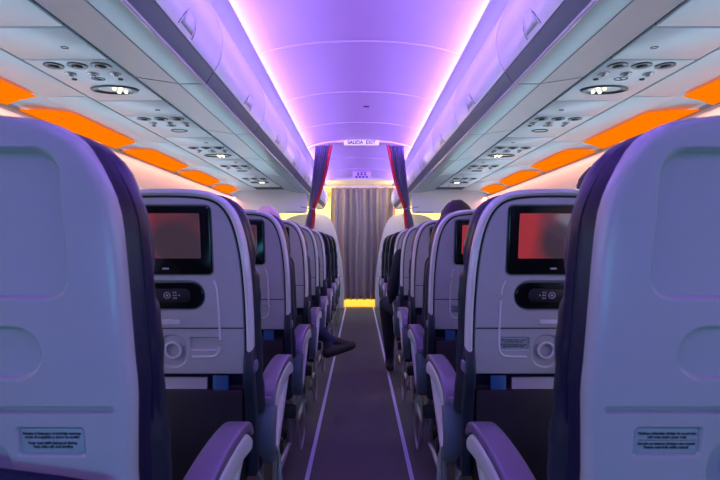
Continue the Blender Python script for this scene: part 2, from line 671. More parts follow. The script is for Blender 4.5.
where = ['above the nearest seat', 'second from the camera', 'third from the camera', 'fourth from the camera', 'nearest the hanging panel']
for s in (-1, 1):
    sd = 'left' if s < 0 else 'right'
    pl, pd, pf = make_psu(s, True), make_psu(s, False), make_filler(s)
    used = set()
    for i in range(6):
        y = 2.09 + .79 * (i - 1)
        if i % 2:
            area('reading_lamp', (s * .99, y + .08, CZ + .636), (0, 0, 0), .05, .05, 1.3, (1.0, .86, .66))
        src = pd if i % 2 == 0 else pl
        o = copy_tree(src) if src in used else src
        used.add(src)
        o.location.y = y
        if i == 0:
            tag(o, 'service panel at the upper %s corner of the photo, lamps off' % sd, 'service panel', 'service panels on the %s' % sd)
        else:
            tag(o, '%s service panel on the %s, %s' % ('lamp-lit' if i % 2 else 'unlit', sd, where[i - 1]), 'service panel', 'service panels on the %s' % sd)
        f = copy_tree(pf) if pf in used else pf
        used.add(pf)
        f.location.y = y + .395
        if i == 0:
            tag(f, 'plain filler panel at the upper %s corner, before the nearest lit lamp' % sd, 'ceiling panel', 'plain panels on the %s' % sd)
        else:
            tag(f, 'plain panel on the %s, beyond the service panel %s' % (sd, where[i - 1]), 'ceiling panel', 'plain panels on the %s' % sd)
    # two long plain plates nearest the camera
    f = make_filler(s, True)
    f.location.y = 0.90
    tag(f, 'slatted speaker panel at the very top %s corner' % sd, 'speaker panel')


# ------------------------------------------------------------------ seats
LEAN = 0.15
Z0 = 0.73


def lean(v):
    v.co.y -= LEAN * (v.co.z - Z0)


HALF = [(.222, .718), (.229, .75), (.231, .82), (.231, .90), (.229, .97), (.224, 1.04), (.217, 1.09), (.208, 1.13), (.196, 1.163), (.180, 1.190), (.160, 1.210), (.135, 1.223), (.105, 1.230), (.06, 1.234), (0, 1.235)]


def catmull(P, n=4):
    out = []
    for i in range(len(P) - 1):
        p0, p1, p2, p3 = P[max(i - 1, 0)], P[i], P[i + 1], P[min(i + 2, len(P) - 1)]
        for k in range(n):
            t = k / n
            out.append(tuple(0.5 * ((2 * b) + (-a + c) * t + (2 * a - 5 * b + 4 * c - d) * t * t + (-a + 3 * b - 3 * c + d) * t ** 3) for a, b, c, d in zip(p0, p1, p2, p3)))
    out.append(P[-1])
    return out


HS = catmull(HALF, 2)
OUT = HS + [(-x, z) for x, z in reversed(HS[:-1])]          # right side up, over, left side down
OUT = [(-x, z) for x, z in OUT]
OUT_S = OUT


HALFB = [(.231, .66), (.232, .78), (.239, .884), (.238, .93), (.2365, 1.025), (.2355, 1.073), (.2325, 1.122), (.222, 1.158), (.203, 1.197), (.183, 1.217), (.150, 1.231), (.10, 1.237), (.05, 1.239), (0, 1.24)]
HS = catmull(HALFB, 2)
OUTB = HS + [(-x, z) for x, z in reversed(HS[:-1])]
OUTB = [(-x, z) for x, z in OUTB]


def inset(P, d):
    """move an outline inwards by d along its own normals"""
    R = []
    n = len(P)
    for i in range(n):
        a, c = Vector(P[i - 1]), Vector(P[(i + 1) % n])
        t = (c - a)
        t.normalize()
        nn = Vector((t.y, -t.x))
        p = Vector(P[i])
        cen = Vector((0, .98))
        if (cen - p).dot(nn) < 0:
            nn = -nn
        q = p + nn * d
        R.append((q.x, q.y))
    return R


def holed_face(bm, outer, holes):
    """planar face in XZ at y=0 with holes; holes: list of (outline, depth, slope) -> recesses"""
    ed = []

    def loop(P, y=0.0):
        vs = [bm.verts.new((x, y, z)) for x, z in P]
        es = [bm.edges.new((vs[i], vs[(i + 1) % len(vs)])) for i in range(len(vs))]
        return vs, es
    vo, es = loop(outer)
    ed += es
    hv = []
    for (P, dep, slope) in holes:
        v2, e2 = loop(P)
        ed += e2
        hv.append((v2, P, dep, slope))
    bmesh.ops.triangle_fill(bm, edges=ed, use_beauty=True, normal=(0, -1, 0))
    for v2, P, dep, slope in hv:
        cx = sum(p[0] for p in P) / len(P)
        cz = sum(p[1] for p in P) / len(P)
        prev = v2
        for f, y in ((.45, dep * .25), (1.0, dep)):
            cur = []
            for x, z in P:
                l = math.hypot(x - cx, z - cz) or 1
                # shrink towards the centre by an equal margin
                wx = max(abs(p[0] - cx) for p in P)
                wz = max(abs(p[1] - cz) for p in P)
                cur.append(bm.verts.new((cx + (x - cx) * (1 - slope * f / wx), y, cz + (z - cz) * (1 - slope * f / wz))))
            for i in range(len(prev)):
                j = (i + 1) % len(prev)
                bm.faces.new((prev[i], prev[j], cur[j], cur[i]))
            prev = cur
        bm.faces.new(prev)
    return vo


def seat(s, blank):
    """one seat; s=+1: its aisle side is towards +x (a seat left of the aisle)"""
    root = empty('airline_seat', (0, 0, 0))
    OUT = OUTB if blank else OUT_S

    def part(name, bm2, m2, parent=root, ln=True, **k):
        if ln:
            for v in bm2.verts:
                lean(v)
        return obj(name, bm2, m2, parent, **k)
    # --- back shell
    bm2 = bmesh.new()
    dxx = .012 if blank else .0
    holes = []
    if blank:
        holes.append((rrect(0, 1.105, .346, .186, .030), .0130, .0065))
        holes.append((rrect(0, .945, .262, .072, .035), .0100, .0055))
        holes.append((rrect(s * .138, .870, .158, .011, .005), .0080, .003))
        holes.append((rrect(s * .132, .827, .090, .042, .006), .0060, .0035))
        holes.append((rrect(s * .022, .788, .120, .100, .046), .008, .008))
    else:
        holes.append((rrect(0, 1.095, .262, .196, .016), .006, .004))
        holes.append((rrect(0, .942, .210, .088, .042), .012, .005))
        holes.append((rrect(s * .097, .806, .088, .040, .006), .006, .0035))
        holes.append((rrect(s * .006, .785, .080, .098, .036), .006, .005))
    MAIN = OUT if blank else inset(OUT, .0240)
    if not blank:
        MAIN[0] = (MAIN[0][0], .718)
        MAIN[-1] = (MAIN[-1][0], .718)
    i1 = inset(MAIN, .016 if blank else .004)
    vo = holed_face(bm2, i1, holes)
    rings = [vo]

    def addring(P, y):
        v = [bm2.verts.new((x, y, z)) for x, z in P]
        a = rings[-1]
        for i in range(len(v)):
            j = (i + 1) % len(v)
            bm2.faces.new((a[i], a[j], v[j], v[i]))
        rings.append(v)
    if blank:
        addring(inset(OUT, .009), .0015)
        addring(inset(OUT, .004), .005)
        addring(inset(OUT, .001), .011)
        addring(OUT, .016)
        addring(OUT, .024)
    else:
        addring(inset(MAIN, .0012), .0010)
        addring(MAIN, .0045)
        addring(MAIN, .026)
    bm2.faces.new(list(reversed(rings[-1])))
    shell = part('back_shell', bm2, M['shell'], wn=True, angle=32)
    if not blank:
        # rounded outer rim, an arch that is open at the bottom, and the dark gap inside it
        bm2 = bmesh.new()
        rr = [[(x, y, max(z, .758)) for x, z in inset(OUT, d)] for d, y in ((.0185, .026), (.0185, .004), (.0165, -.001), (.0120, -.005), (.0065, -.0035), (.0020, .003), (0, .011), (0, .028))]
        loft(bm2, rr, False)
        part('rim', bm2, M['rim'], shell)
        bm2 = bmesh.new()
        loft(bm2, [[(x, .010, z) for x, z in inset(OUT, d)] for d in (.0260, .0165)], False)
        part('trim_gap', bm2, M['groove'], shell)
        # horizontal joint of the tray table and its raised contour
        bm2 = bmesh.new()
        box(bm2, -.206, .206, -.0012, .002, .8490, .8525)
        part('tray_joint', bm2, M['groove'], shell)
        bm2 = bmesh.new()
        P = [(s * .128, .985), (s * .136, .965), (s * .139, .93), (s * .140, .86), (s * .139, .80), (s * .132, .778), (s * .115, .769), (s * .06, .768)]
        P = catmull(P, 3)
        tube(bm2, [(x, .0008, z) for x, z in P], .0038, 8)
        part('contour_bead', bm2, M['rim'], shell)
        bm2 = bmesh.new()
        P2 = [(-x, z) for x, z in P[:len(P) // 2 + 6]]
        tube(bm2, [(x, .0008, z) for x, z in P2], .0038, 8)
        part('contour_bead', bm2, M['rim'], shell)
    # --- screen or blank plate
    if not blank:
        bm2 = bmesh.new()
        slab(bm2, rrect(0, 1.095, .252, .186, .012), -.004, .008, .003)
        sc_ = part('screen_bezel', bm2, M['glossblk'])
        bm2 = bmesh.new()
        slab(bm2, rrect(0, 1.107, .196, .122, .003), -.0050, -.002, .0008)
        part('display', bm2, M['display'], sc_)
        bm2 = bmesh.new()
        slab(bm2, rrect(0, 1.018, .018, .005, .002), -.0050, -.003, .0006)
        part('bezel_button', bm2, M['button'], sc_)
        bm2 = bmesh.new()
        slab(bm2, rrect(0, .942, .196, .074, .036), .002, .012, .003)
        pod = part('controller_cradle', bm2, M['glossblk'])
        bm2 = bmesh.new()
        slab(bm2, rrect(0, .943, .125, .038, .016), -.004, .003, .003)
        hs = part('handset', bm2, M['dark'], pod)
        bm2 = bmesh.new()
        ringdisc(bm2, (.0, -.0044, .944), .0075, .0095, .0012, axis='y', n=16)
        disc(bm2, (.0, -.0044, .944), .0035, .0014, axis='y', n=10, bev=.0004)
        for dx in (.018, .024, .033):
            for dz in (-.008, 0, .008):
                if dx == .033 and dz:
                    continue
                box(bm2, s * dx - .0018, s * dx + .0018, -.0056, -.004, .944 + dz - .0018, .944 + dz + .0018)
        part('handset_buttons', bm2, M['button'], hs)
        # small latch over the cup holder
        bm2 = bmesh.new()
        slab(bm2, rrect(s * .004, .868, .050, .014, .004), -.003, .003, .002)
        slab(bm2, rrect(s * .004, .866, .036, .006, .002), -.0036, .003, .0008)
        part('tray_latch', bm2, M['rim'], shell)
    cxh, czh, hw2 = (s * .022, .790, .050) if blank else (s * .006, .787, .034)
    bm2 = bmesh.new()
    ringdisc(bm2, (cxh, .004, czh), hw2 * .55, hw2 * .74, .006, axis='y')
    part('cup_holder', bm2, M['rim'], shell)
    # --- placard
    if blank or s < 0:
        px, pz, pw, ph = (s * .132, .827, .082, .035) if blank else (s * .097, .806, .080, .034)
        bm2 = bmesh.new()
        slab(bm2, rrect(px, pz, pw, ph, .004), .0042, .0075, .0006)
        pc = part('placard', bm2, M['card'], shell)
        if s > 0:
            L = [('Durante el despegue y el aterrizaje mantenga', .0105, 0), ('recto el respaldo y cierre la mesita', .0055, 0), ('Your seat table fastened during', -.0025, 0), ('Taxi, take-off, and landing', -.0075, 0)]
        else:
            L = [('Chaleco salvavidas debajo de su asiento', .0105, 0), ('Life vest under your seat', .0055, 0), ('Abroche su cinturon mientras este sentado', -.0035, 0), ('Fasten seat belt while seated', -.0085, 0)]
        bm2 = bmesh.new()
        for tx, dz, _ in L:
            t = text_bm(tx, .0050)
            w = max(v.co.x for v in t.verts) - min(v.co.x for v in t.verts)
            f = min(1.0, pw * .92 / w)
            for v in t.verts:
                v.co = Vector((v.co.x * f + px, v.co.y + .0038, v.co.z + pz + dz))
            merge(bm2, t)
        if s < 0:
            box(bm2, px - pw * .46, px + pw * .46, .0036, .0042, pz + .0009, pz + .0014)
        part('placard_text', bm2, M['ink'], pc, smooth=False)
    # --- upholstery: back cushion, headrest with folded wings
    bm2 = bmesh.new()
    base = inset(OUT, .004)
    rings2 = []
    base = [(x, z if z > .76 else z - .15) for x, z in base]
    for d, y in ((.010, .024), (.006, .050), (.002, .056), (-.002, .070), (.004, .086), (.010, .090), (.004, .094), (.0, .110), (.006, .130), (.025, .148), (.060, .156), (.10, .158)):
        rings2.append([(x * (1 - d / .23), y, 0.98 + (z - 0.98) * (1 - d / .27)) for x, z in base])
    loft(bm2, rings2, True, True, True)
    part('back_cushion', bm2, M['leather'])
    # gusset: wrinkled side bulge of the lower cushion
    bm2 = bmesh.new()
    rings2 = []
    for k in range(40):
        t = k / 39
        z = .57 + .445 * t
        wob = .0016 * math.sin(t * 17) + .0010 * math.sin(t * 41) + .006 * (1 - t)
        if t > .94:
            wob -= .010 * (t - .94) / .06
        xo = s * (.222 + wob)
        rings2.append([(xo - s * .03, .085, z), (xo - s * .006, .083, z), (xo + s * .007, .100, z), (xo + s * .009, .125, z), (xo + s * .003, .150, z), (xo - s * .03, .166, z)])
    loft(bm2, rings2, True, True, True)
    part('side_bolster', bm2, M['leather2'])
    bm2 = bmesh.new()
    hd = []
    head = [(.05, 1.247), (.11, 1.243), (.155, 1.230), (.188, 1.205), (.207, 1.17), (.220, 1.12), (.226, 1.085), (.224, 1.045), (.214, 1.022), (.19, 1.012)]
    head = catmull(head, 2)
    prof = [(-x, z) for x, z in reversed(head)] + head
    for f, y in ((.955, .078), (.992, .084), (.985, .098), (.965, .104), (.990, .110), (1.012, .126), (1.012, .146), (.985, .168), (.90, .186), (.75, .192)):
        hd.append([(x * f * (.965 if blank else .955), y, 1.10 + (z - 1.10) * (f if z < 1.1 else f ** .5) - (0 if blank else .012)) for x, z in prof])
    loft(bm2, hd, True, True, True)
    part('headrest', bm2, M['leather'])
    # --- seat pan, pocket, frame, leg
    bm2 = bmesh.new()
    box(bm2, -.222, .222, .15, .63, .36, .475, .03, 3)
    part('seat_cushion', bm2, M['leather'], ln=False)
    bm2 = bmesh.new()
    box(bm2, -.205, .205, .030, .055, .40, .685, .01)
    box(bm2, -.20, .20, .004, .030, .40, .672, .008)
    part('literature_pocket', bm2, M['dark'], ln=False)
    bm2 = bmesh.new()
    box(bm2, s * .01 - .085, s * .01 + .085, .016, .026, .55, .705, .002)
    lt = part('leaflets', bm2, M['paper'], ln=False)
    bm2 = bmesh.new()
    box(bm2, s * .135 - .022, s * .135 + .022, .010, .015, .55, .712, .001)
    part('safety_card', bm2, M['bluecard'], ln=False)
    bm2 = bmesh.new()
    box(bm2, -.24, .24, .12, .155, .29, .35, .01)
    part('cross_beam', bm2, M['dark'], ln=False)
    bm2 = bmesh.new()
    box(bm2, -.24, .24, .50, .535, .29, .35, .01)
    part('cross_beam', bm2, M['dark'], ln=False)
    for sx in (-1, 1):
        bm2 = bmesh.new()
        tube(bm2, [(sx * .15, .14, .30), (sx * .15, .08, .01)], .013, 8)
        tube(bm2, [(sx * .15, .52, .30), (sx * .15, .56, .01)], .013, 8)
        tube(bm2, [(sx * .15, .08, .014), (sx * .15, .56, .014)], .012, 8)
        part('leg', bm2, M['metal'], ln=False)
    # --- aisle side: hinge bracket, looped armrest, baggage bar
    X = s * .255
    bm2 = bmesh.new()
    a, c = sorted((s * .206, s * .234))
    P = [(.02, .775), (-.002, .755), (-.004, .70), (.02, .64), (.045, .50), (.055, .42)]
    sweep_yz(bm2, catmull(P, 3), a, c, .05)
    part('arm_bracket', bm2, M['leather2'], ln=False) if not blank else bm2.free()
    bm2 = bmesh.new()
    a, c = sorted((s * .203, s * .240))
    box(bm2, a, c, -.020, .03, .722, .757, .008)
    part('hinge_cover', bm2, M['arm'], ln=False) if not blank else bm2.free()
    a, c = sorted((s * .204, s * .264))
    bm2 = bmesh.new()
    P = catmull([(.185, .556), (.180, .582), (.194, .610), (.240, .633), (.33, .647), (.44, .652), (.54, .648), (.60, .634), (.625, .612)], 3)
    sweep_yz(bm2, P, a, c, [.026] * (len(P) - 5) + [.026, .025, .023, .019, .013], bev=.30)
    arm = part('armrest', bm2, M['arm'], ln=False)
    bm2 = bmesh.new()
    a2, c2 = sorted((s * .2035, s * .2665))
    P = catmull([(.192, .560), (.215, .588), (.265, .606), (.36, .614), (.47, .614), (.55, .608), (.60, .592)], 3)
    sweep_yz(bm2, P, a2, c2, [.052] * (len(P) - 3) + [.046, .036, .022], bev=.2)
    part('armrest_side', bm2, M['armside'], arm, ln=False)
    bm2 = bmesh.new()
    a2, c2 = sorted((s * .214, s * .254))
    box(bm2, a2, c2, .154, .18, .578, .606, .006)
    part('hinge_cap', bm2, M['arm'], arm, ln=False)
    bm2 = bmesh.new()
    P = catmull([(.182, .575), (.172, .540), (.168, .500), (.176, .455), (.205, .412), (.255, .392), (.305, .408)], 4)
    n = len(P)
    sweep_yz(bm2, P, a - .004, c + .004, [.040 + .012 * math.sin(PI * i / (n - 1)) for i in range(n)], widths=[1.0 - .38 * (i / (n - 1)) ** 1.6 for i in range(n)], bev=.25)
    part('armrest_shroud', bm2, M['shroud'], ln=False)
    bm2 = bmesh.new()
    P = catmull([(.275, .400), (.37, .470), (.46, .535), (.53, .590)], 4)
    a2, c2 = sorted((s * .222, s * .258))
    sweep_yz(bm2, P, a2, c2, .042, bev=.25)
    part('armrest_strut', bm2, M['armside'], ln=False)
    bm2 = bmesh.new()
    xx = s * .245
    tube(bm2, catmull([(xx - s * .06, .20, .39), (xx - s * .02, .20, .30), (xx, .21, .16), (xx, .26, .10), (xx, .36, .10), (xx, .42, .16), (xx - s * .01, .45, .30), (xx - s * .04, .46, .40)], 4), .007, 8)
    part('baggage_bar', bm2, M['metal'], ln=False)
    return root


SX = .530
ROWS = [.69 + .79 * k for k in range(10)]
proto = {}
rowname = ['', 'second row, showing its lit screen', 'third row', 'fourth row', 'fifth row', 'sixth row, last before the curtain', 'first past the curtain', 'second past the curtain', 'nearest the galley partition']
for side in (-1, 1):           # -1 left of the aisle
    sd = 'left' if side < 0 else 'right'
    o = seat(-side, True)
    o.location = (side * .53, ROWS[0], 0)
    tag(o, 'large nearest airline seat on the %s with a plain back without a screen' % sd, 'seat')
    p0 = seat(-side, False)
    for k in range(1, 9):
        o = p0 if k == 1 else copy_tree(p0)
        o.location = (side * SX, ROWS[k], 0)
        tag(o, 'lilac aisle seat on the %s, %s' % (sd, rowname[k]), 'seat', 'aisle seats on the %s' % sd)
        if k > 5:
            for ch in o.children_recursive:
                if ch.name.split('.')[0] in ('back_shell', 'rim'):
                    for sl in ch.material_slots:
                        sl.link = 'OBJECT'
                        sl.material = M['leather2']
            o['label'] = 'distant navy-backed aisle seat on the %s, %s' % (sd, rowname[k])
    proto[side] = p0
# the middle seat that carries the person behind the right screen
for side, k in ((1, 1), (-1, 1), (1, 2), (-1, 2)):
    o = copy_tree(proto[side])
    for ch in list(o.children):
        if ch.name.split('.')[0] in ('armrest_shroud', 'armrest_strut', 'baggage_bar'):
            bpy.data.objects.remove(ch)
    o.location = (side * (SX + .52), ROWS[k], 0)
    tag(o, 'middle seat on the %s beside the %s aisle seat, mostly hidden' % ('left' if side < 0 else 'right', ['', 'second row', 'third row'][k]), 'seat')

# the leather edge of a blue bag strap at the lower left corner
bm = bmesh.new()
tube(bm, [(-.62, .662, .806), (-.52, .662, .797), (-.45, .662, .790), (-.38, .662, .781), (-.32, .664, .770)], .009, 8)
tag(obj('blue_strap', bm, M['leather']), 'dark blue strap across the lower left corner of the nearest seat', 'strap')

# ------------------------------------------------------------------ divider header, sign and curtains
YD = 5.28
root = empty('exit_sign_header', (0, YD, CZ + 1.018))
bm = bmesh.new()
N = 30
rings = []
for i in range(N + 1):
    x = -.60 + 1.2 * i / N
    zt = ceil_z(x) - CZ - 1.018 - .004
    zb = min(zt - .015, .026 - .05 * (abs(x) / .6) ** 3)
    ring = [(x, -.015, zt), (x, -.015, zb), (x, .015, zb), (x, .015, zt)]
    rings.append(ring)
loft(bm, rings, True, True, True)
obj('header_bar', bm, M['bin'], root)
bm = bmesh.new()
slab(bm, rrect(.02, .018, .35, .050, .010), -.035, -.012, .004)
sg = obj('sign_plate', bm, M['sign'], root)
t = text_bm('SALIDA  EXIT', .050)
for v in t.verts:
    v.co = Vector((v.co.x * .95 + .02, v.co.y - .0355, v.co.z + .018))
obj('sign_text', t, M['ink'], sg, smooth=False)
root['label'] = 'white sign reading SALIDA EXIT on the curved header across the ceiling'
root['category'] = 'exit sign'


def drape(side):
    sd = 'left' if side < 0 else 'right'
    root = empty('divider_curtain', (side * .42, YD + .05, 0), 'purple-blue divider curtain with red edge tied back on the %s of the aisle' % sd, 'curtain', 'tied-back divider curtains')
    rows = [(1.022, .300, .445), (.90, .325, .455), (.75, .355, .470), (.60, .395, .485), (.48, .436, .502), (.40, .468, .512), (.375, .474, .513), (.34, .474, .522), (.25, .482, .545), (.175, .490, .555)]
    rows = catmull(rows, 4)
    bm = bmesh.new()
    bmr = bmesh.new()
    rings, rr = [], []
    for z, xa, xb in rows:
        w = xb - xa
        ring = []
        for i in range(61):
            t = i / 60
            amp = .018 + .010 * min(1, w / .15)
            ring.append((side * (xa + w * t) - side * .42, amp * math.sin(t * 2 * PI * 6.5) + .012 * math.sin(t * 9), CZ + z))
        rings.append(ring)
        rr.append([(side * (xa - .026) - side * .42, -.006, CZ + z), (side * (xa - .013) - side * .42, -.016, CZ + z), (side * (xa + .004) - side * .42, -.01, CZ + z)])
    loft(bm, rings, False)
    o = obj('cloth', bm, M['drape'], root)
    mm = o.modifiers.new('t', 'SOLIDIFY')
    mm.thickness = .004
    loft(bmr, rr, False)
    o = obj('red_trim', bmr, M['red'], root)
    mm = o.modifiers.new('t', 'SOLIDIFY')
    mm.thickness = .005
    bm = bmesh.new()
    pts = []
    for k in range(17):
        a = 2 * PI * k / 16
        pts.append((side * (.488 + .028 * math.cos(a)) - side * .42, .042 * math.sin(a), CZ + .378 + .006 * math.cos(a)))
    tube(bm, pts, .010, 6, caps=False)
    tube(bm, [(side * .49 - side * .42, 0, CZ + .378), (side * .60 - side * .42, .02, CZ + .40)], .005, 6)
    obj('tieback', bm, M['drape'], root)
    return root


drape(-1)
drape(1)

# hanging class-divider panels below the service strip
for s in (-1, 1):
    root = empty('hanging_partition', (s * 1.1, 6.2, CZ + .5), 'pale hanging partition panel under the bins on the %s, beyond the last lamp' % ('left' if s < 0 else 'right'), 'partition', 'hanging partitions')
    bm = bmesh.new()
    slab(bm, rrect(0, .035, .96, .30, .035), -.02, .02, .006)
    obj('panel', bm, M['partition'], root)
    bm = bmesh.new()
    box(bm, -s * .33 - .10, -s * .33 + .10, -.022, -.018, -.104, -.096)
    obj('edge_label', bm, M['shroud'], root)

# ------------------------------------------------------------------ galley end
bm = bmesh.new()
box(bm, -1.75, 1.75, 10.7, 10.75, 0, CZ + 1.12)
struct('wall_far', bm, M['galley'])
bm = bmesh.new()
for s in (-1, 1):
    a, c = sorted((s * 1.70, s * 1.75))
    box(bm, a, c, 9.2, 10.7, 0, CZ + 1.12)
struct('wall_galley', bm, M['galley'])
bm = bmesh.new()
box(bm, -1.75, 1.75, 9.32, 10.75, -.04, 0.002)
struct('floor_galley', bm, M['galleyfloor'])
# header above the galley curtain
bm = bmesh.new()
box(bm, -.64, .64, 8.16, 8.20, CZ + 1.05, CZ + 1.12)
struct('trim_%d' % n_tr, bm, M['ceiling'])
n_tr += 1
bm = bmesh.new()
box(bm, -1.7, 1.7, 8.2, 10.7, CZ + 1.085, CZ + 1.10)
struct('ceiling_galley', bm, M['partition'])
bm = bmesh.new()
box(bm, -1.2, 1.2, 9.36, 9.40, CZ + 1.045, CZ + 1.085, .004)
box(bm, -.62, .62, 9.30, 9.34, CZ + 1.03, CZ + 1.05, .004)
tag(obj('curtain_rail', bm, M['partition']), 'pale lit rail above the closed galley curtain', 'curtain rail')
# lavatory and information sign on the far header
root = empty('lavatory_sign', (0.03, 7.55, CZ + 1.005), 'small dark pictogram sign hanging at the far end of the ceiling', 'sign')
bm = bmesh.new()
slab(bm, rrect(0, 0.02, .26, .11, .01), 0, .02, .003)
obj('plate', bm, M['ceiling'], root)
bm = bmesh.new()
for k in range(3):
    x = -.05 + .05 * k
    disc(bm, (x, 0, .052), .010, .002, axis='y', n=10, bev=.0005)
    box(bm, x - .012, x + .012, -.002, .001, .012, .038)
for k in range(4):
    x = -.075 + .05 * k
    box(bm, x - .016, x + .016, -.002, .001, -.022, .002)
obj('pictograms', bm, M['groove'], root)

# closed galley curtain
root = empty('galley_curtain', (0, 9.25, 0), 'closed grey-brown pleated curtain across the galley entrance', 'curtain')
bm = bmesh.new()
rings = []
for k in range(25):
    z = .135 + (CZ + 1.026 - .135) * k / 24
    ring = []
    for i in range(241):
        t = i / 240
        x = -.50 + 1.11 * t
        a = .052 * math.sin(t * 2 * PI * 9 + .8 * math.sin(t * 19)) + .008 * math.sin(t * 2 * PI * 27 + 1)
        ring.append((x + .010 * math.sin(k * .3 + t * 7), a, z))
    rings.append(ring)
loft(bm, rings, False)
o = obj('cloth', bm, M['drape2'], root)
mm = o.modifiers.new('t', 'SOLIDIFY')
mm.thickness = .004
for q, (x0, x1, m2) in enumerate([(.598, .625, 'red')]):
    bm = bmesh.new()
    box(bm, x0, x1, -.01, .01, .135, CZ + 1.026, .004)
    obj('red_edge', bm, M[m2], root)

# windscreen partitions with a rounded shoulder
for s in (-1, 1):
    bm = bmesh.new()
    P = [(.27, -1.08), (.27, -.72), (.30, -.35), (.345, -.05), (.40, .20), (.455, .37), (.53, .49), (.63, .55), (.80, .565), (1.02, .55), (1.2, .50), (1.30, .42), (1.34, .3), (1.66, .25), (1.66, -1.08)]
    P = catmull(P, 4)
    slab(bm, [(s * x, CZ + z) for x, z in P], 9.06, 9.12, .01)
    tag(obj('galley_partition', bm, M['partition_grey']), 'pale partition with rounded shoulder on the %s of the galley curtain' % ('left' if s < 0 else 'right'), 'partition', 'galley partitions')


# ------------------------------------------------------------------ people
def make_person(name, loc, J, R, mats, label, hairmode, headpos, face=(0, 1, 0), lean_head=0.0):
    """J: joint dict, edges fixed; mats: (skin, top, trousers, shoe)"""
    E = [('pelvis', 'spine'), ('spine', 'chest'), ('chest', 'neck'), ('neck', 'headb')]
    for sd in ('l', 'r'):
        E += [('chest', 'sh' + sd), ('sh' + sd, 'el' + sd), ('el' + sd, 'wr' + sd), ('wr' + sd, 'pa' + sd), ('pelvis', 'hp' + sd), ('hp' + sd, 'kn' + sd), ('kn' + sd, 'an' + sd), ('an' + sd, 'he' + sd), ('an' + sd, 'to' + sd)]
    J = {k: Vector(v) for k, v in J.items()}
    rad = dict(pelvis=.135, spine=.125, chest=.135, neck=.055, headb=.055)
    for sd in ('l', 'r'):
        rad.update({'sh' + sd: .062, 'el' + sd: .043, 'wr' + sd: .028, 'pa' + sd: .034, 'hp' + sd: .085, 'kn' + sd: .060, 'an' + sd: .040, 'he' + sd: .034, 'to' + sd: .030})
        d = (J['wr' + sd] - J['el' + sd]).normalized()
        J['pa' + sd] = J['wr' + sd] + d * .06
        J['he' + sd] = J['an' + sd] + (J.get('hd' + sd, Vector((0, -.045, -.06))))
        J['to' + sd] = J['an' + sd] + (J.get('td' + sd, Vector((0, .17, -.07))))
        side = Vector((1, 0, 0)) if sd == 'r' else Vector((-1, 0, 0))
        u = d.cross(Vector((0, 0, 1))).normalized()
        base = J['pa' + sd]
        for q, (off, ln) in enumerate(((-.027, .062), (-.009, .075), (.009, .070), (.026, .055))):
            a, b2 = 'f%d%sa' % (q, sd), 'f%d%sb' % (q, sd)
            J[a] = base + u * off * 1.1 + d * .035
            J[b2] = J[a] + d * ln * .8 + Vector((0, 0, -.02))
            E += [('pa' + sd, a), (a, b2)]
            rad[a], rad[b2] = .0095, .0075
        J['t' + sd] = base - side * .045 + d * .03
        E.append(('wr' + sd, 't' + sd))
        rad['t' + sd] = .010
    J = {k: v for k, v in J.items() if k[:2] not in ('hd', 'td')}
    bm = bmesh.new()

    def ball(c, rx, ry, rz, seg=18):
        t = bmesh.new()
        bmesh.ops.create_uvsphere(t, u_segments=seg, v_segments=12, radius=1)
        for v in t.verts:
            v.co = Vector(c) + Vector((v.co.x * rx, v.co.y * ry, v.co.z * rz))
        merge(bm, t)

    def capsule(a, b2, ra, rb):
        t = bmesh.new()
        tube(t, [a, a.lerp(b2, .33), a.lerp(b2, .66), b2], [ra, ra * .7 + rb * .33, ra * .33 + rb * .7, rb], 14)
        bmesh.ops.recalc_face_normals(t, faces=t.faces)
        merge(bm, t)
        ball(a, ra, ra, ra, 14)
        ball(b2, rb, rb, rb, 14)
    for a, b2 in E:
        if a in ('pelvis', 'spine') and b2 in ('spine', 'chest'):
            continue
        capsule(J[a], J[b2], min(rad[a], .07 if b2[:2] in ('sh', 'ne') else (.09 if b2[:2] == 'hp' else 1)), rad[b2])
    for sd in ('l', 'r'):
        capsule(J['he' + sd], J['to' + sd], .042, .036)
    ball(J['chest'] + Vector((0, 0, .0)), .165, .115, .15)
    ball(J['spine'], .145, .115, .17)
    ball(J['pelvis'], .165, .125, .11)
    ball(J['chest'].lerp(J['neck'], .45), .15, .085, .07)
    me = bpy.data.meshes.new(name)
    o = bpy.data.objects.new(name, me)
    COL.objects.link(o)
    # head with nose, ears and jaw joined in
    hp = Vector(headpos)
    t = bmesh.new()
    bmesh.ops.create_uvsphere(t, u_segments=24, v_segments=18, radius=1)
    for v in t.verts:
        x, y, z = v.co
        jaw = 1 - .22 * max(0, -z) ** 1.3
        v.co = hp + Vector((x * .077 * jaw, y * .096 * (1 - .08 * max(0, -z)) + .012 * max(0, -z) * (1 if y > 0 else 0), z * .118))
    merge(bm, t)
    for (dx, dy, dz, rx, ry, rz) in ((0, .100, -.015, .013, .020, .024), (.078, -.004, -.01, .010, .018, .030), (-.078, -.004, -.01, .010, .018, .030), (0, .090, -.058, .024, .012, .008), (0, .088, -.090, .026, .016, .014), (0, .088, .022, .055, .012, .008)):
        t = bmesh.new()
        bmesh.ops.create_uvsphere(t, u_segments=12, v_segments=8, radius=1)
        for v in t.verts:
            v.co = hp + Vector((dx + v.co.x * rx, dy + v.co.y * ry, dz + v.co.z * rz))
        merge(bm, t)
    t = bmesh.new()
    tube(t, [J['headb'], hp + Vector((0, -.01, -.05))], [.055, .055], 12)
    bmesh.ops.recalc_face_normals(t, faces=t.faces)
    merge(bm, t)
    m2 = bpy.data.meshes.new(name)
    bm.to_mesh(m2)
    bm.free()
    o.modifiers.clear()
    o.data = m2
    rm = o.modifiers.new('rm', 'REMESH')
    rm.mode = 'VOXEL'
    rm.voxel_size = .0075
    rm.use_smooth_shade = True
    cs = o.modifiers.new('cs', 'SMOOTH')
    cs.factor = .5
    cs.iterations = 4
    bpy.context.view_layer.update()
